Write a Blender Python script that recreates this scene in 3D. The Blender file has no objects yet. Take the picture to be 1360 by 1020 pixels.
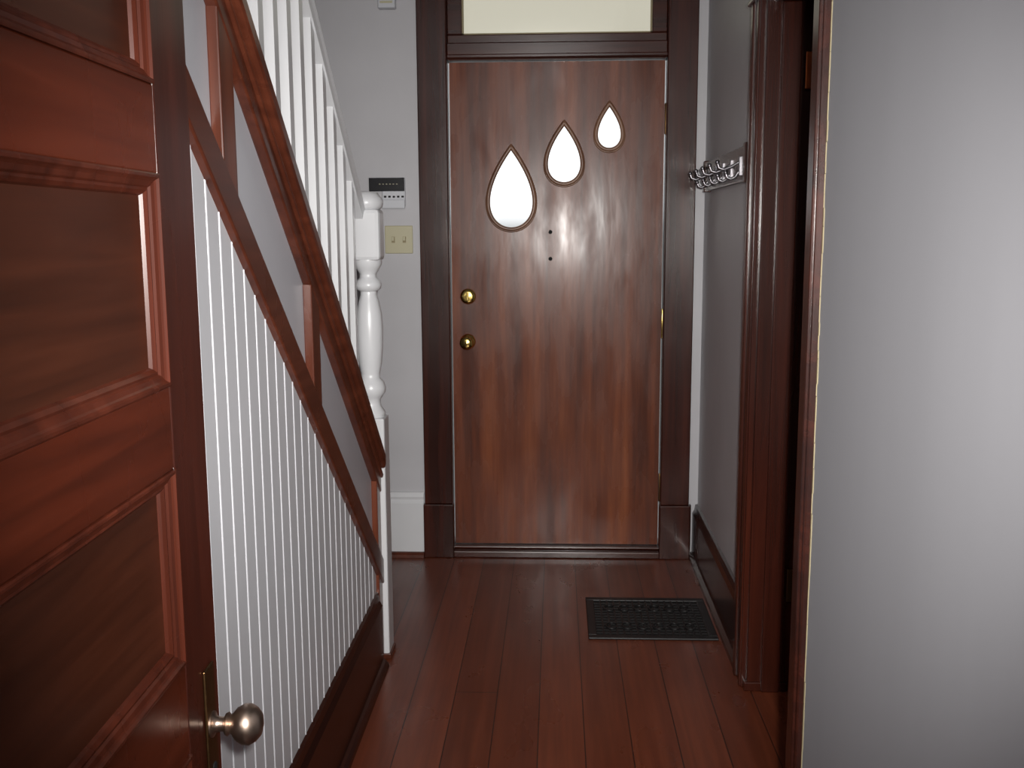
import bpy, bmesh, math, random
from mathutils import Vector, Matrix, Euler
random.seed(3)
S = bpy.context.scene
S.view_settings.view_transform = 'Standard'
COL = S.collection

# ---------------------------------------------------------------- materials
def srgb(r, g, b):
    f = lambda c: (c/255/12.92) if c/255 <= .04045 else ((c/255+.055)/1.055)**2.4
    return (f(r), f(g), f(b), 1)

def new_mat(name):
    m = bpy.data.materials.new(name); m.use_nodes = True
    nt = m.node_tree
    return m, nt, nt.nodes['Principled BSDF']

def coords(nt, scale):
    tc = nt.nodes.new('ShaderNodeTexCoord'); mp = nt.nodes.new('ShaderNodeMapping')
    mp.inputs['Scale'].default_value = scale
    nt.links.new(tc.outputs['Object'], mp.inputs['Vector'])
    return mp.outputs['Vector']

def noise(nt, vec, scale, detail=4, rough=.5, dist=0):
    n = nt.nodes.new('ShaderNodeTexNoise')
    n.inputs['Scale'].default_value = scale; n.inputs['Detail'].default_value = detail
    n.inputs['Roughness'].default_value = rough; n.inputs['Distortion'].default_value = dist
    nt.links.new(vec, n.inputs['Vector'])
    return n.outputs['Fac']

def ramp(nt, fac, stops):
    r = nt.nodes.new('ShaderNodeValToRGB')
    e = r.color_ramp.elements
    e[0].position, e[0].color = stops[0]
    e[1].position, e[1].color = stops[-1]
    for p, c in stops[1:-1]:
        x = e.new(p); x.color = c
    nt.links.new(fac, r.inputs['Fac'])
    return r.outputs['Color']

def bump(nt, b, h, strength, dist=.002, sock='Normal'):
    n = nt.nodes.new('ShaderNodeBump'); n.inputs['Strength'].default_value = strength
    n.inputs['Distance'].default_value = dist
    nt.links.new(h, n.inputs['Height']); nt.links.new(n.outputs['Normal'], b.inputs[sock])

def paint(name, c, rough=.5, bs=.25, sc=60, stretch=(1, 1, 1), var=.05):
    m, nt, b = new_mat(name)
    v = coords(nt, stretch)
    n = noise(nt, v, 3, 3)
    d = tuple(x*(1-var) for x in c[:3])+(1,)
    l = tuple(min(1, x*(1+var)) for x in c[:3])+(1,)
    nt.links.new(ramp(nt, n, [(.3, d), (.7, l)]), b.inputs['Base Color'])
    b.inputs['Roughness'].default_value = rough
    bump(nt, b, noise(nt, v, sc, 3), bs, .001)
    return m

def wood(name, dark, mid, light, axis='Z', rough=.32, freq=28, bs=.12, spec=.5, coat=0, coat_r=.2, wave=.0, dist=.6, lo=.36, hi=.64):
    m, nt, b = new_mat(name)
    k = {'X': (.05, 1, 1), 'Y': (1, .05, 1), 'Z': (1, 1, .05)}[axis]
    v = coords(nt, k)
    n1 = noise(nt, v, freq, 8, .6, dist)
    n2 = noise(nt, v, freq*.22, 3, .5, dist*.6)
    mx = nt.nodes.new('ShaderNodeMath'); mx.operation = 'MULTIPLY_ADD'
    mx.inputs[1].default_value = .5
    nt.links.new(n1, mx.inputs[0])
    hm = nt.nodes.new('ShaderNodeMath'); hm.operation = 'MULTIPLY'; hm.inputs[1].default_value = .5
    nt.links.new(n2, hm.inputs[0]); nt.links.new(hm.outputs[0], mx.inputs[2])
    nt.links.new(ramp(nt, mx.outputs[0], [(lo, dark), (.5, mid), (hi, light)]), b.inputs['Base Color'])
    nr = nt.nodes.new('ShaderNodeMapRange')
    nr.inputs['To Min'].default_value = rough*.75; nr.inputs['To Max'].default_value = rough*1.35
    nt.links.new(noise(nt, coords(nt, (1, 1, .4)), 5, 4), nr.inputs['Value'])
    nt.links.new(nr.outputs[0], b.inputs['Roughness'])
    b.inputs['Specular IOR Level'].default_value = spec
    bump(nt, b, n1, bs, .002)
    if coat:
        b.inputs['Coat Weight'].default_value = coat
        cr = nt.nodes.new('ShaderNodeMapRange')
        cr.inputs['From Min'].default_value = .3; cr.inputs['From Max'].default_value = .7
        cr.inputs['To Min'].default_value = coat_r*.7; cr.inputs['To Max'].default_value = coat_r*1.5
        nt.links.new(noise(nt, coords(nt, (1, 1, .3)), 12, 4), cr.inputs['Value'])
        nt.links.new(cr.outputs[0], b.inputs['Coat Roughness'])
        bump(nt, b, noise(nt, coords(nt, (1, 1, .22)), 11, 3, .45, .1), wave, .01, 'Coat Normal')
    return m

def metal(name, c, rough=.3):
    m, nt, b = new_mat(name)
    b.inputs['Base Color'].default_value = c; b.inputs['Metallic'].default_value = 1
    nr = nt.nodes.new('ShaderNodeMapRange')
    nr.inputs['To Min'].default_value = rough*.7; nr.inputs['To Max'].default_value = rough*1.4
    nt.links.new(noise(nt, coords(nt, (1, 1, 1)), 60, 3), nr.inputs['Value'])
    nt.links.new(nr.outputs[0], b.inputs['Roughness'])
    return m

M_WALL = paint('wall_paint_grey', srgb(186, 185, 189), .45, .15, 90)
M_WALLR = paint('wall_paint_rolled_dimmed', srgb(146, 146, 151), .6, .12, 50, (1, 1, .15))  # near wall: grey darkened in the colour to offset the close flash
M_CEIL = paint('ceiling_paint', srgb(215, 215, 215), .8)
M_BEAD = paint('beadboard_paint', srgb(198, 199, 204), .4, .05)
M_WHITE = paint('white_enamel', srgb(210, 211, 214), .3, .06)
M_SKIRT = paint('skirt_paint', srgb(186, 187, 194), .35, .1)
M_TRIM = wood('dark_mahogany', srgb(38, 15, 10), srgb(54, 22, 14), srgb(72, 31, 19), 'Z', .22)
M_TRIMY = wood('dark_mahogany_y', srgb(32, 15, 12), srgb(44, 20, 15), srgb(60, 27, 19), 'Y', .24)
M_TRIMX = wood('dark_mahogany_x', srgb(38, 15, 10), srgb(54, 22, 14), srgb(72, 31, 19), 'X', .22)
M_STAIR = wood('stair_trim_wood', srgb(62, 29, 19), srgb(80, 39, 26), srgb(98, 50, 34), 'Y', .28, 34, .08)
M_STAIRZ = wood('stair_trim_wood_z', srgb(66, 30, 19), srgb(86, 42, 27), srgb(108, 56, 37), 'Z', .28)
M_DOOR = wood('front_door_veneer', srgb(76, 34, 17), srgb(104, 51, 27), srgb(130, 70, 39), 'Z', .5, 30, .05, .15, .45, .24, .10, .12, .39, .63)
M_PDOOR = wood('panel_door_rail', srgb(58, 22, 11), srgb(74, 29, 15), srgb(88, 37, 21), 'Y', .27, 40)
M_PDOORZ = wood('panel_door_stile', srgb(44, 18, 12), srgb(58, 24, 16), srgb(72, 31, 21), 'Z', .27, 40)
M_PPANEL = wood('panel_door_panel', srgb(48, 23, 14), srgb(63, 31, 19), srgb(76, 39, 25), 'Y', .3, 34)
M_PMOLD = wood('panel_door_moulding', srgb(54, 22, 13), srgb(68, 29, 18), srgb(84, 38, 25), 'Z', .27, 40, .05, .4)
M_RING = wood('ring_moulding', srgb(106, 74, 58), srgb(126, 92, 72), srgb(146, 110, 88), 'Z', .35, 40)
M_BRASS = metal('polished_brass', srgb(235, 205, 120), .18)
M_BRONZE = metal('aged_bronze', srgb(110, 84, 56), .4)
M_COPPER = metal('copper_hinge', srgb(160, 84, 50), .35)
M_CHROME = metal('satin_nickel', srgb(140, 138, 142), .32)
M_NICKEL = metal('worn_nickel', srgb(176, 156, 142), .34)
M_IRON = paint('cast_iron', srgb(22, 20, 21), .5, .1)
M_BLACK = paint('black_plastic', srgb(18, 18, 22), .25, .02)
M_DARK = paint('dark_void', srgb(6, 5, 5), .8, .02)
M_IVORY = paint('ivory_plastic', srgb(186, 180, 150), .35, .02)
M_CREAM = paint('cream_caulk', srgb(150, 138, 108), .7, .4)
M_WPLAS = paint('white_plastic', srgb(200, 202, 208), .35, .02)

# floor
def floor_mat():
    m, nt, b = new_mat('floor_planks')
    N = nt.nodes.new; L = nt.links.new
    tc = N('ShaderNodeTexCoord'); sp = N('ShaderNodeSeparateXYZ'); L(tc.outputs['Object'], sp.inputs[0])
    def ma(op, a, bv):
        n = N('ShaderNodeMath'); n.operation = op
        for i, q in enumerate((a, bv)):
            if q is None: continue
            if isinstance(q, (int, float)): n.inputs[i].default_value = q
            else: L(q, n.inputs[i])
        return n.outputs[0]
    W = .128
    xs = ma('DIVIDE', ma('ADD', sp.outputs['X'], .05), W)
    idx = ma('FLOOR', xs, None); fr = ma('FRACT', xs, None)
    wn = N('ShaderNodeTexWhiteNoise'); wn.noise_dimensions = '1D'; L(idx, wn.inputs['W'])
    off = ma('MULTIPLY', wn.outputs['Value'], 7.3)
    ys = ma('ADD', ma('DIVIDE', sp.outputs['Y'], 6.5), off)
    fy = ma('FRACT', ys, None); iy = ma('FLOOR', ys, None)
    w2 = N('ShaderNodeTexWhiteNoise'); w2.noise_dimensions = '2D'
    cv = N('ShaderNodeCombineXYZ'); L(idx, cv.inputs[0]); L(iy, cv.inputs[1]); L(cv.outputs[0], w2.inputs['Vector'])
    v = coords(nt, (1, .04, 1))
    g = noise(nt, v, 40, 7, .6, .3)
    wear = noise(nt, coords(nt, (1, .4, 1)), 4, 4, .6)
    mixv = ma('ADD', ma('ADD', ma('MULTIPLY', g, .55), ma('MULTIPLY', w2.outputs['Value'], .2)), ma('MULTIPLY', wear, .25))
    c = ramp(nt, mixv, [(.28, srgb(76, 34, 19)), (.5, srgb(98, 46, 27)), (.72, srgb(122, 61, 38))])
    seam = ma('MAXIMUM', ma('LESS_THAN', fr, .022), ma('LESS_THAN', fy, .0005))
    mx = N('ShaderNodeMix'); mx.data_type = 'RGBA'
    L(seam, mx.inputs['Factor']); L(c, mx.inputs[6]); mx.inputs[7].default_value = srgb(34, 15, 10)
    L(mx.outputs[2], b.inputs['Base Color'])
    nr = N('ShaderNodeMapRange'); nr.inputs['To Min'].default_value = .18; nr.inputs['To Max'].default_value = .42
    L(noise(nt, coords(nt, (1, .5, 1)), 6, 4), nr.inputs['Value']); L(nr.outputs[0], b.inputs['Roughness'])
    bump(nt, b, ma('SUBTRACT', ma('MULTIPLY', g, .15), seam), .3, .002)
    return m
M_FLOOR = floor_mat()

def glass_mat(name, c):
    m = bpy.data.materials.new(name); m.use_nodes = True; nt = m.node_tree; nt.nodes.clear()
    o = nt.nodes.new('ShaderNodeOutputMaterial'); t = nt.nodes.new('ShaderNodeBsdfTransparent')
    g = nt.nodes.new('ShaderNodeBsdfGlossy'); g.inputs['Roughness'].default_value = .05
    t.inputs['Color'].default_value = c
    x = nt.nodes.new('ShaderNodeMixShader'); x.inputs[0].default_value = .05
    nt.links.new(t.outputs[0], x.inputs[1]); nt.links.new(g.outputs[0], x.inputs[2]); nt.links.new(x.outputs[0], o.inputs[0])
    return m
M_GLASS = glass_mat('clear_glass', (1, 1, 1, 1))
M_GLASST = glass_mat('transom_glass', srgb(210, 207, 197))

# ---------------------------------------------------------------- mesh helpers
def finish(name, bm, mat, smooth=False, bevel=0):
    bmesh.ops.recalc_face_normals(bm, faces=bm.faces)
    me = bpy.data.meshes.new(name); bm.to_mesh(me); bm.free()
    ob = bpy.data.objects.new(name, me); COL.objects.link(ob)
    me.materials.append(mat)
    if smooth:
        for p in me.polygons: p.use_smooth = True
    if bevel:
        md = ob.modifiers.new('bevel', 'BEVEL'); md.width = bevel; md.segments = 2; md.limit_method = 'ANGLE'
    return ob

def add_box(bm, x0, x1, y0, y1, z0, z1):
    r = bmesh.ops.create_cube(bm, size=1)
    bmesh.ops.scale(bm, vec=(x1-x0, y1-y0, z1-z0), verts=r['verts'])
    bmesh.ops.translate(bm, vec=((x0+x1)/2, (y0+y1)/2, (z0+z1)/2), verts=r['verts'])
    return r['verts']

def box(name, x0, x1, y0, y1, z0, z1, mat, bevel=0):
    bm = bmesh.new(); add_box(bm, x0, x1, y0, y1, z0, z1)
    return finish(name, bm, mat, bevel=bevel)

def boxes(name, lst, mat, bevel=0):
    bm = bmesh.new()
    for b in lst: add_box(bm, *b)
    return finish(name, bm, mat, bevel=bevel)

def add_prism(bm, pts, a0, a1, axis='X'):
    def P(p, a):
        if axis == 'X': return (a, p[0], p[1])
        if axis == 'Y': return (p[0], a, p[1])
        return (p[0], p[1], a)
    A = [bm.verts.new(P(p, a0)) for p in pts]; B = [bm.verts.new(P(p, a1)) for p in pts]
    bm.faces.new(A); bm.faces.new(B[::-1])
    n = len(pts)
    for i in range(n):
        bm.faces.new((A[i], B[i], B[(i+1) % n], A[(i+1) % n]))

def prism(name, pts, a0, a1, mat, axis='X', bevel=0):
    bm = bmesh.new(); add_prism(bm, pts, a0, a1, axis)
    return finish(name, bm, mat, bevel=bevel)

def lathe_bm(bm, prof, M, seg=32):
    rings = []
    for r, z in prof:
        ring = [bm.verts.new(M @ Vector((r*math.cos(2*math.pi*i/seg), r*math.sin(2*math.pi*i/seg), z))) for i in range(seg)]
        rings.append(ring)
    for a, b in zip(rings, rings[1:]):
        for i in range(seg):
            bm.faces.new((a[i], a[(i+1) % seg], b[(i+1) % seg], b[i]))
    bm.faces.new(rings[0]); bm.faces.new(rings[-1])

def lathe(name, prof, loc, mat, direction=(0, 0, 1), seg=32):
    q = Vector((0, 0, 1)).rotation_difference(Vector(direction)).to_matrix().to_4x4()
    bm = bmesh.new(); lathe_bm(bm, prof, Matrix.Translation(loc) @ q, seg)
    ob = finish(name, bm, mat, smooth=True)
    md = ob.modifiers.new('es', 'EDGE_SPLIT'); md.split_angle = math.radians(50)
    return ob

def to_mesh_obj(name, cu, mat, M=None, smooth=False):
    ob = bpy.data.objects.new('tmp', cu); COL.objects.link(ob)
    bpy.context.view_layer.update()
    dg = bpy.context.evaluated_depsgraph_get()
    me = bpy.data.meshes.new_from_object(ob.evaluated_get(dg)); me.name = name
    bpy.data.objects.remove(ob); bpy.data.curves.remove(cu)
    if M: me.transform(M)
    me.materials.clear(); me.materials.append(mat)
    for p in me.polygons: p.use_smooth = smooth
    o = bpy.data.objects.new(name, me); COL.objects.link(o)
    return o

XZ = Matrix.Rotation(math.pi/2, 4, 'X')   # (x,y,0) -> (x,0,y)

def flat_curve(name, loops, y, half, mat):
    cu = bpy.data.curves.new('c', 'CURVE'); cu.dimensions = '2D'; cu.fill_mode = 'BOTH'; cu.extrude = half
    for lp in loops:
        s = cu.splines.new('POLY'); s.points.add(len(lp)-1); s.use_cyclic_u = True
        for i, p in enumerate(lp): s.points[i].co = (p[0], p[1], 0, 1)
    return to_mesh_obj(name, cu, mat, Matrix.Translation((0, y, 0)) @ XZ)

def tube(name, pts, r, mat, cyclic=False, res=6):
    cu = bpy.data.curves.new('c', 'CURVE'); cu.dimensions = '3D'; cu.bevel_depth = r; cu.bevel_resolution = res
    cu.use_fill_caps = True
    s = cu.splines.new('POLY'); s.points.add(len(pts)-1); s.use_cyclic_u = cyclic
    for i, p in enumerate(pts): s.points[i].co = (*p, 1)
    return to_mesh_obj(name, cu, mat, smooth=True)

def group(name, kids, loc=(0, 0, 0)):
    e = bpy.data.objects.new(name, None); COL.objects.link(e); e.location = loc
    e.empty_display_size = .1
    bpy.context.view_layer.update()
    inv = Matrix.Translation(loc).inverted()
    for k in kids:
        k.parent = e; k.matrix_parent_inverse = inv
    return e

# ---------------------------------------------------------------- dimensions
YW = 4.22       # hall end wall face
YD = 4.25       # front door face
XR = .60        # right wall face
XL = -.58       # stair side wall face
CZ = 3.0

# room shell
box('floor', -1.7, 2.0, -1.4, 4.45, -.1, 0, M_FLOOR)
box('ceiling', -1.7, 2.0, -1.4, 4.45, CZ, CZ+.1, M_CEIL)
boxes('wall_front', [(-1.7, -.47, YW, YW+.16, 0, CZ), (.47, 2.0, YW, YW+.16, 0, CZ), (-.47, .47, YW, YW+.16, 2.58, CZ)], M_WALL)
box('wall_left', -1.7, -1.6, -1.3, YW, 0, CZ, M_WALL)
box('wall_rear', -1.7, 2.0, -1.4, -1.3, 0, CZ, M_WALL)
boxes('wall_right', [(XR, XR+.15, 2.97, YW, 0, CZ), (XR, XR+.15, 1.83, 2.97, 2.03, CZ)], M_WALL)
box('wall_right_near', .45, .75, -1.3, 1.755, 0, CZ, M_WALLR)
boxes('wall_closet', [(1.75, 1.85, 1.76, 3.2, 0, CZ), (.75, 1.75, 3.1, 3.2, 0, CZ), (.75, 1.75, 1.66, 1.76, 0, CZ)], M_WALL)

# ---------------------------------------------------------------- front door surround
boxes('trim_1', [
    (-.56, -.44, YW-.028, YW, .235, 2.72), (.44, .56, YW-.028, YW, .235, 2.72),
    (-.56, .56, YW-.028, YW, 2.6, 2.74),
    (-.58, .58, YW-.045, YW, 2.74, 2.77),
    (-.565, -.436, YW-.038, YW, 0, .235), (.436, .565, YW-.038, YW, 0, .235),
    (-.47, -.44, YW-.02, YW+.14, 0, 2.6), (.44, .47, YW-.02, YW+.14, 0, 2.6),
    (-.47, .47, YW-.02, YW+.14, 2.57, 2.6),
], M_TRIM, .004)
boxes('door_threshold', [(-.44, .44, YW-.035, YW+.14, 0, .03), (-.44, .44, YW, YW+.14, .03, .042)], M_TRIMX, .005)

# transom window
tb = boxes('frame', [(-.44, .44, YW-.015, YW+.08, 2.064, 2.13), (-.44, .44, YW+.01, YW+.06, 2.13, 2.165),
      (-.44, -.38, YW+.01, YW+.06, 2.165, 2.55), (.38, .44, YW+.01, YW+.06, 2.165, 2.55),
      (-.44, .44, YW+.01, YW+.06, 2.51, 2.57),
      (-.44, .44, YW-.025, YW+.02, 2.068, 2.084)], M_TRIMX, .004)
bead = boxes('glazing_bead', [(-.38, .38, YW+.02, YW+.035, 2.165, 2.171), (-.38, -.374, YW+.02, YW+.035, 2.165, 2.51), (.374, .38, YW+.02, YW+.035, 2.165, 2.51)], M_CREAM)
tg = box('pane', -.38, .38, YW+.035, YW+.039, 2.165, 2.51, M_GLASST)
group('window_1', [tb, bead, tg], (0, YW, 2.1))

# front door slab with teardrop lights
def drop(cx, cz, w, h, n=72):
    pts = []
    for i in range(n):
        t = 2*math.pi*i/n
        x = math.sin(t)*abs(math.sin(t/2))/.77*w/2
        pts.append((cx+x, cz+math.cos(t)*h/2))
    return pts
DR = [(-.186, 1.558, .207, .352), (.031, 1.696, .164, .264), (.214, 1.801, .124, .202)]
loops = [[(-.436, .046), (.436, .046), (.436, 2.06), (-.436, 2.06)]]
for cx, cz, w, h in DR: loops.append(drop(cx, cz, w-.020, h-.026))
slab = flat_curve('slab', loops, YD+.021, .021, M_DOOR)
kids = [slab]
for i, (cx, cz, w, h) in enumerate(DR):
    for k, (dd, rr, yy) in enumerate(((.016, .0085, YD-.003), (.002, .0045, YD))):
        pts = [(p[0], yy, p[1]) for p in drop(cx, cz, w-dd, h-dd*1.25)]
        kids.append(tube(f'ring_{i}_{k}', pts, rr, M_RING, True))
    kids.append(flat_curve(f'glass_{i}', [drop(cx, cz, w-.018, h-.024)], YD+.02, .002, M_GLASS))
# deadbolt and knob
kids.append(lathe('deadbolt', [(.033, 0), (.033, .006), (.029, .012), (.018, .014), (.018, .018), (.0, .019)], (-.369, YD, 1.115), M_BRASS, (0, -1, 0)))
kids.append(box('thumb_turn', -.373, -.365, YD-.034, YD-.015, 1.098, 1.132, M_BRASS, .002))
kids.append(lathe('door_knob', [(.033, 0), (.032, .006), (.024, .012), (.013, .016), (.012, .034), (.02, .040), (.028, .05), (.029, .06), (.025, .068), (.014, .072), (0, .073)], (-.372, YD, .925), M_BRASS, (0, -1, 0)))
for z in (1.38, 1.27):
    kids.append(lathe('screw_hole_%d' % (z*100), [(.008, 0), (.008, .002), (.005, .0025), (0, .0025)], (-.025, YD, z), M_DARK, (0, -1, 0), 16))
for i, z in enumerate((.3, 1.0, 1.83)):
    kids.append(lathe(f'hinge_{i}', [(.003, -.062), (.0045, -.058), (.0045, .058), (.003, .062)], (.440, YD-.006, z), M_BRASS if i == 1 else M_BRONZE, (0, 0, 1), 14))
group('door_1', kids, (0, YD, 0))

# ---------------------------------------------------------------- baseboards
prism('baseboard_right', [(XR, 0), (XR-.036, 0), (XR-.036, .018), (XR-.022, .026), (XR-.022, .195), (XR-.014, .21), (XR-.010, .232), (XR, .235)], 3.075, YW, M_TRIMY, 'Y')
box('baseboard_front_right', .565, XR-.03, YW-.022, YW, 0, .235, M_TRIM)
prism('baseboard_front_left', [(YW, .0), (YW-.022, .0), (YW-.022, .235), (YW-.014, .25), (YW-.018, .262), (YW-.01, .28), (YW, .283)], -1.6, -.566, M_WHITE, 'X')
prism('trim_2', [(YW-.022, 0), (YW-.042, 0), (YW-.040, .012), (YW-.032, .02), (YW-.022, .022)], -1.6, -.566, M_STAIR, 'X')

# ---------------------------------------------------------------- closet doorway on the right
boxes('trim_3', [
    (XR-.035, XR, 2.965, 3.07, 0, 2.03), (XR-.042, XR-.03, 3.045, 3.075, 0, 2.03), (XR-.040, XR-.03, 2.972, 2.99, 0, 2.03),
    (XR-.035, XR, 1.835, 3.08, 2.03, 2.15), (XR-.06, XR, 1.835, 3.10, 2.15, 2.175), (XR-.05, XR, 1.835, 3.09, 2.02, 2.035),
    (XR-.02, XR+.17, 2.945, 2.97, 0, 2.03), (XR-.0, XR+.17, 1.835, 2.97, 2.005, 2.03),
    (XR+.02, XR+.075, 2.932, 2.946, 0, 2.005),
    (XR-.03, XR+.10, 2.938, 2.97, 0, .03),
], M_TRIM, .004)
boxes('trim_4', [(.437, .765, 1.757, 1.83, 0, CZ-.01), (.432, .447, 1.765, 1.785, 0, CZ-.01)], M_TRIMY, .004)
# ragged paint edge
bm = bmesh.new()
z = 0
while z < CZ-.05:
    dz = random.uniform(.01, .05); w = random.uniform(.001, .006)
    add_box(bm, .4485, .4505, 1.757-w, 1.758, z, z+dz*.98); z += dz
finish('trim_5', bm, M_CREAM)
# closet door, open into the closet
dk = [box('slab', .79, 1.55, 2.90, 2.938, .01, 2.0, M_TRIM, .003)]
dk.append(boxes('rails', [(.79, .9, 2.892, 2.90, .01, 2.0), (1.44, 1.55, 2.892, 2.90, .01, 2.0), (.9, 1.44, 2.892, 2.90, .01, .22), (.9, 1.44, 2.892, 2.90, .9, 1.02), (.9, 1.44, 2.892, 2.90, 1.88, 2.0)], M_TRIM, .003))
group('door_2', dk, (.79, 2.92, 0))
for i, (z, m) in enumerate(((1.82, M_COPPER), (.34, M_BRONZE))):
    hk = [box('leaf', .685, .745, 2.926, 2.931, z-.05, z+.05, m, .002),
          lathe('barrel', [(.004, -.058), (.008, -.052), (.008, .052), (.004, .058)], (.75, 2.922, z), M_BRONZE, (0, 0, 1), 14)]
    group('door_hinge', hk, (.7, 2.93, z))

# ---------------------------------------------------------------- staircase
zl = lambda y: .375 + .82*(3.0-y)        # lower trim bottom edge
zu = lambda y: .775 + .845*(3.04-y)      # upper trim top edge
YN = 3.145; YE = .72
sk = []
sk.append(prism('stair_wall_body', [(YN, 0), (YE, 0), (YE, zu(YE)-.02), (YN, zu(YN)-.02)], -.66, XL, M_SKIRT))
# beadboard
bm = bmesh.new()
W = .062; y = YN-.06
top = lambda yy: zl(yy)+.02
while y > YE+.05:
    y2 = y-W
    add_prism(bm, [(y-.0005, .2), (y2+.0075, .2), (y2+.0075, top(y2+.0075)), (y-.0005, top(y-.0005))], XL, XL+.008)
    pr = [(XL+.006, y2+.0005), (XL+.0085, y2+.0015), (XL+.0095, y2+.003), (XL+.0095, y2+.004), (XL+.0085, y2+.0055), (XL+.006, y2+.0065)]
    A = [bm.verts.new((p[0], p[1], .2)) for p in pr]; B = [bm.verts.new((p[0], p[1], top(p[1]))) for p in pr]
    for i in range(len(pr)): bm.faces.new((A[i], A[(i+1) % 6], B[(i+1) % 6], B[i]))
    bm.faces.new(A); bm.faces.new(B)
    y = y2
sk.append(finish('beadboard', bm, M_BEAD))
def sloped(name, f, lo, hi, x1, y0, y1, mat, bev=.004):
    return prism(name, [(y0, f(y0)+lo), (y1, f(y1)+lo), (y1, f(y1)+hi), (y0, f(y0)+hi)], XL-.001, x1, mat, 'X', bev)
sk.append(sloped('lower_trim', zl, 0, .085, XL+.024, YN, YE, M_STAIR))
sk.append(sloped('upper_trim', zu, -.125, 0, XL+.022, YN, YE, M_STAIR))
sk.append(sloped('upper_trim_cap', zu, -.05, .004, XL+.04, YN, YE, M_STAIR, .01))
sk.append(sloped('upper_trim_bead', zu, -.08, -.062, XL+.030, YN, YE, M_STAIR, .006))
sk.append(prism('stringer_cap', [(YN, zu(YN)-.03), (YE, zu(YE)-.03), (YE, zu(YE)), (YN, zu(YN))], -.68, XL+.01, M_STAIR))
for i, yc in enumerate((2.345, 1.765, 1.185)):
    a, b = yc-.036, yc+.036
    sk.append(prism(f'batten_{i}', [(b, zl(b)+.02), (a, zl(a)+.02), (a, zu(a)-.08), (b, zu(b)-.08)], XL-.001, XL+.02, M_STAIRZ, 'X', .003))
sk.append(prism('end_batten', [(YN, .02), (YN-.06, .02), (YN-.06, zu(YN-.06)-.06), (YN, zu(YN)-.06)], XL-.001, XL+.018, M_STAIRZ, 'X', .003))
pts = []; y = 3.10; z = 0
pts.append((y, 0))
for k in range(10):
    z += .195; pts.append((y, z)); y -= .235; pts.append((y, z))
pts.append((y, 0))
sk.append(prism('step_body', pts, -1.595, -.66, M_WHITE))
bm = bmesh.new(); y = 3.10; z = 0
for k in range(10):
    z += .195; add_box(bm, -1.595, -.662, y-.235, y+.025, z, z+.025); y -= .235
sk.append(finish('treads', bm, M_STAIR, bevel=.006))
zh = lambda y: 1.405 + .82*(3.17-y)
bm = bmesh.new()
y = 3.03
while y > 1.42:
    h = .0175
    add_prism(bm, [(y+h, zu(y+h)-.005), (y-h, zu(y-h)-.005), (y-h, zh(y-h)+.01), (y+h, zh(y+h)+.01)], -.635, -.60)
    y -= .113
sk.append(finish('balusters', bm, M_WHITE))
def rail(name, prof, y0, y1, mat):
    bm = bmesh.new()
    A = [bm.verts.new((x, y0, zh(y0)+z)) for x, z in prof]; B = [bm.verts.new((x, y1, zh(y1)+z)) for x, z in prof]
    n = len(prof)
    for i in range(n): bm.faces.new((A[i], A[(i+1) % n], B[(i+1) % n], B[i]))
    bm.faces.new(A); bm.faces.new(B)
    return finish(name, bm, mat)
sk.append(rail('handrail', [(-.64, 0), (-.595, 0), (-.592, .02), (-.588, .035), (-.592, .055), (-.605, .068), (-.63, .068), (-.643, .055), (-.647, .035), (-.643, .02)], 3.16, 1.36, M_WHITE))
group('staircase', sk, (-.62, 3.0, 0))

prism('baseboard_left', [(XL+.008, 0), (XL+.044, 0), (XL+.042, .012), (XL+.034, .022), (XL+.026, .026), (XL+.026, .205), (XL+.018, .222), (XL+.016, .245), (XL+.008, .25)], YE, YN-.061, M_TRIMY, 'Y')

# newel post
NX, NY = -.592, 3.192
nk = []
h = .047
nk.append(box('base_block', NX-h, NX+h, NY-h, NY+h, 0, .80, M_WHITE, .006))
prof = [(.040, .798), (.044, .806), (.044, .815), (.031, .835), (.029, .855), (.036, .865), (.046, .880), (.047, .895), (.042, .912), (.030, .925), (.030, .94), (.036, .97), (.041, 1.02), (.043, 1.08), (.040, 1.13), (.032, 1.17), (.026, 1.19), (.026, 1.20), (.038, 1.208), (.042, 1.220), (.038, 1.233), (.027, 1.243), (.026, 1.256), (.034, 1.268), (.044, 1.285), (.044, 1.30)]
nk.append(lathe('turning', prof, (NX, NY, 0), M_WHITE, seg=40))
nk.append(box('top_block', NX-h, NX+h, NY-h, NY+h, 1.297, 1.455, M_WHITE, .012))
nk.append(lathe('cap', [(.040, 1.453), (.050, 1.462), (.053, 1.475), (.050, 1.488), (.042, 1.496), (.036, 1.506), (0, 1.512)], (NX, NY, 0), M_WHITE, seg=40))
nk.append(box('foot_trim', NX-h, NX+h+.006, NY-h-.006, NY+h, 0, .018, M_STAIR, .003))
group('newel_post', nk, (NX, NY, 0))

# ---------------------------------------------------------------- panelled door, foreground left
PX, PY = -.456, 1.28
ux, uy = .03, -1.0
TH = .036; WD = .76
def place(obs):
    ang = math.atan2(uy, ux)
    M = Matrix.Translation((PX, PY, 0)) @ Matrix.Rotation(ang, 4, 'Z')
    for o in obs: o.data.transform(M)
panels = [(.14, .34), (.42, .75), (.868, 1.112), (1.211, 1.455), (1.553, 1.80)]
ST = .122
zs = [.008] + [v for p in panels for v in p] + [1.985]
pk = []
pk.append(boxes('stiles', [(0, ST, -TH, 0, .008, 1.985), (WD-ST, WD, -TH, 0, .008, 1.985)], M_PDOORZ, .003))
pk.append(boxes('rails', [(ST, WD-ST, -TH, 0, zs[i], zs[i+1]) for i in range(0, len(zs), 2)], M_PDOOR, .002))
pk.append(boxes('panels', [(ST-.005, WD-ST+.005, -TH+.012, -.014, a-.005, b+.005) for a, b in panels], M_PPANEL))
bm = bmesh.new()
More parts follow.
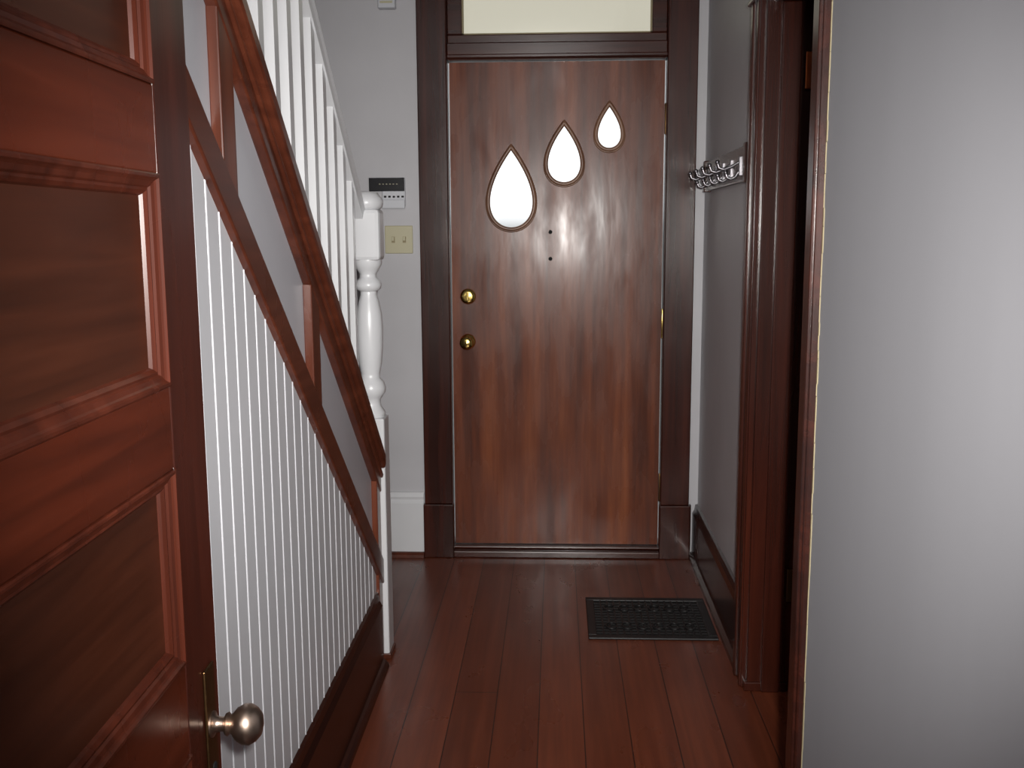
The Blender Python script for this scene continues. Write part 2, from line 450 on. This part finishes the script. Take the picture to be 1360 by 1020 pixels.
def frame_profile(bm, x0, x1, z0, z1, prof):
    rings = []
    for d, n in prof:
        rings.append([bm.verts.new(p) for p in ((x0+d, n, z0+d), (x1-d, n, z0+d), (x1-d, n, z1-d), (x0+d, n, z1-d))])
    for a, b in zip(rings, rings[1:]):
        for i in range(4): bm.faces.new((a[i], a[(i+1) % 4], b[(i+1) % 4], b[i]))
for a, b in panels:
    frame_profile(bm, ST, WD-ST, a, b, [(0, -.004), (0, .002), (.002, .003), (.005, .003), (.007, 0), (.009, -.002), (.014, -.004), (.016, -.007), (.019, -.0065), (.023, -.010), (.025, -.014)])
pk.append(finish('panel_moulding', bm, M_PMOLD))
kz = .75; ku = .045
pk.append(box('escutcheon', ku-.019, ku+.019, 0, .004, kz-.11, kz+.08, M_BRONZE, .0018))
pk.append(lathe('keyhole', [(.007, 0), (.007, .0015), (.004, .002), (0, .002)], (ku, .004, kz-.06), M_DARK, (0, 1, 0), 16))
pk.append(lathe('knob', [(.017, .003), (.017, .006), (.011, .009), (.0095, .014), (.0095, .020), (.014, .022), (.0155, .025), (.012, .028), (.014, .031), (.0215, .037), (.0265, .046), (.0265, .054), (.022, .062), (.015, .068), (.006, .0705), (0, .071)], (ku, 0, kz), M_NICKEL, (0, 1, 0)))
place(pk)
group('door_3', pk, (PX, PY, 0))

# ---------------------------------------------------------------- floor register
rk = []
x0, x1, y0, y1 = .112, .556, 3.32, 3.71
rk.append(boxes('frame', [(x0, x1, y0, y0+.03, 0, .008), (x0, x1, y1-.03, y1, 0, .008), (x0, x0+.03, y0+.03, y1-.03, 0, .008), (x1-.03, x1, y0+.03, y1-.03, 0, .008)], M_IRON, .003))
rk.append(box('duct_shadow', x0+.03, x1-.03, y0+.03, y1-.03, 0, .0015, M_DARK))
bm = bmesh.new()
nx, ny = 16, 13
for i in range(1, nx):
    x = x0+.03+(x1-x0-.06)*i/nx; add_box(bm, x-.003, x+.003, y0+.03, y1-.03, .001, .006)
for j in range(1, ny):
    y = y0+.03+(y1-y0-.06)*j/ny; add_box(bm, x0+.03, x1-.03, y-.003, y+.003, .001, .0055)
rk.append(finish('grille', bm, M_IRON))
for j, yy in enumerate((3.43, 3.60)):
    for i in range(6):
        xx = x0+.085+i*.055
        pts = [(xx+.02*math.cos(a), yy+.026*math.sin(a), .007) for a in [math.radians(40+k*14) for k in range(21)]]
        rk.append(tube(f'scroll_{j}_{i}', pts, .0035, M_IRON, False, 3))
group('floor_register', rk, (x0, y0, 0))

# ---------------------------------------------------------------- coat rack
ck = [box('board', XR-.020, XR, 3.20, 4.06, 1.535, 1.645, M_TRIMY, .004)]
ck.append(boxes('end_caps', [(XR-.028, XR, 3.185, 3.215, 1.53, 1.65), (XR-.028, XR, 4.045, 4.075, 1.53, 1.65)], M_TRIM, .003))
for i in range(5):
    yy = 3.31+i*.165
    ck.append(box(f'hook_plate_{i}', XR-.026, XR-.018, yy-.014, yy+.014, 1.555, 1.615, M_CHROME, .002))
    up = [(XR-.02, 1.600), (XR-.046, 1.584), (XR-.070, 1.575), (XR-.086, 1.580), (XR-.092, 1.598)]
    lo = [(XR-.02, 1.575), (XR-.034, 1.552), (XR-.048, 1.545), (XR-.060, 1.550), (XR-.065, 1.565)]
    ck.append(tube(f'hook_upper_{i}', [(p[0], yy, p[1]) for p in up], .005, M_CHROME))
    ck.append(tube(f'hook_lower_{i}', [(p[0], yy, p[1]) for p in lo], .005, M_CHROME))
    bm = bmesh.new()
    for c in (up[-1], lo[-1]):
        bmesh.ops.create_uvsphere(bm, u_segments=14, v_segments=8, radius=.0075, matrix=Matrix.Translation((c[0], yy, c[1])))
    ck.append(finish(f'hook_tips_{i}', bm, M_CHROME, smooth=True))
group('coat_rack', ck, (XR, 3.6, 1.59))

# ---------------------------------------------------------------- wall fittings at the end wall
ax = -.693
kk = [box('body', ax-.02, ax+.075, YW-.022, YW, 1.485, 1.60, M_WPLAS, .004),
      box('display', ax-.072, ax+.073, YW-.028, YW, 1.548, 1.602, M_BLACK, .002),
      box('flip_cover', ax-.02, ax+.074, YW-.03, YW-.02, 1.478, 1.515, M_WPLAS, .003)]
kk.append(boxes('indicator_marks', [(ax-.03+i*.014, ax-.024+i*.014, YW-.029, YW-.028, 1.575, 1.578) for i in range(6)], M_IVORY))
kk.append(boxes('keys', [(ax-.012+i*.018, ax-.002+i*.018, YW-.024, YW-.02, 1.522, 1.53) for i in range(5)], M_BLACK))
group('alarm_keypad', kk, (ax, YW, 1.54))
sx, sz = -.65, 1.352
pk2 = [box('plate', sx-.058, sx+.058, YW-.007, YW, sz-.057, sz+.057, M_IVORY, .003)]
for dx in (-.023, .023):
    pk2.append(box('toggle', sx+dx-.005, sx+dx+.005, YW-.018, YW-.005, sz-.004, sz+.012, M_IVORY, .001))
    pk2.append(box('slot', sx+dx-.007, sx+dx+.007, YW-.008, YW-.006, sz-.013, sz+.013, M_CREAM))
group('light_switch', pk2, (sx, YW, sz))
group('door_chime', [box('housing', -.71, -.64, YW-.04, YW, 2.262, 2.42, M_WPLAS, .005), boxes('louvres', [(-.70, -.65, YW-.043, YW-.04, 2.28+i*.02, 2.288+i*.02) for i in range(6)], M_IVORY)], (-.67, YW, 2.3))

# ---------------------------------------------------------------- exterior and lights
w = bpy.data.worlds.new('daylight'); S.world = w; w.use_nodes = True
nt = w.node_tree; bg = nt.nodes['Background']
tc = nt.nodes.new('ShaderNodeTexCoord'); sp = nt.nodes.new('ShaderNodeSeparateXYZ')
nt.links.new(tc.outputs['Generated'], sp.inputs[0])
r = nt.nodes.new('ShaderNodeValToRGB')
r.color_ramp.elements[0].position = .0; r.color_ramp.elements[0].color = (.35, .36, .36, 1)
r.color_ramp.elements[1].position = .02; r.color_ramp.elements[1].color = (.93, .95, .97, 1)
nt.links.new(sp.outputs['Z'], r.inputs[0]); nt.links.new(r.outputs[0], bg.inputs['Color'])
bg.inputs['Strength'].default_value = 1.6

yaw, pitch = math.radians(2.52), math.radians(8.63)
cam = bpy.data.cameras.new('camera'); co = bpy.data.objects.new('camera', cam); COL.objects.link(co)
cam.sensor_width = 36; cam.lens = 36*1350/1360; cam.clip_start = .02
R = Euler((math.pi/2-pitch, 0, yaw)).to_matrix() @ Matrix.Rotation(math.radians(-.3), 3, 'Z')
co.matrix_world = Matrix.Translation((0, 0, 1.39)) @ R.to_4x4()
S.camera = co

fl = bpy.data.lights.new('camera_flash', 'SPOT'); fl.energy = 335; fl.spot_size = math.radians(70); fl.spot_blend = 1; fl.shadow_soft_size = .02
fl.color = (1, .97, .93)
fo = bpy.data.objects.new('camera_flash', fl); COL.objects.link(fo)
fo.matrix_world = Matrix.Translation((.05, -.02, 1.45)) @ R.to_4x4()
pl = bpy.data.lights.new('added_fill', 'POINT'); pl.energy = 40; pl.shadow_soft_size = .25; pl.color = (1, .97, .94)  # unseen point light added behind the camera as ambient fill
po = bpy.data.objects.new('added_fill', pl); COL.objects.link(po); po.location = (-.1, -.7, 2.6)
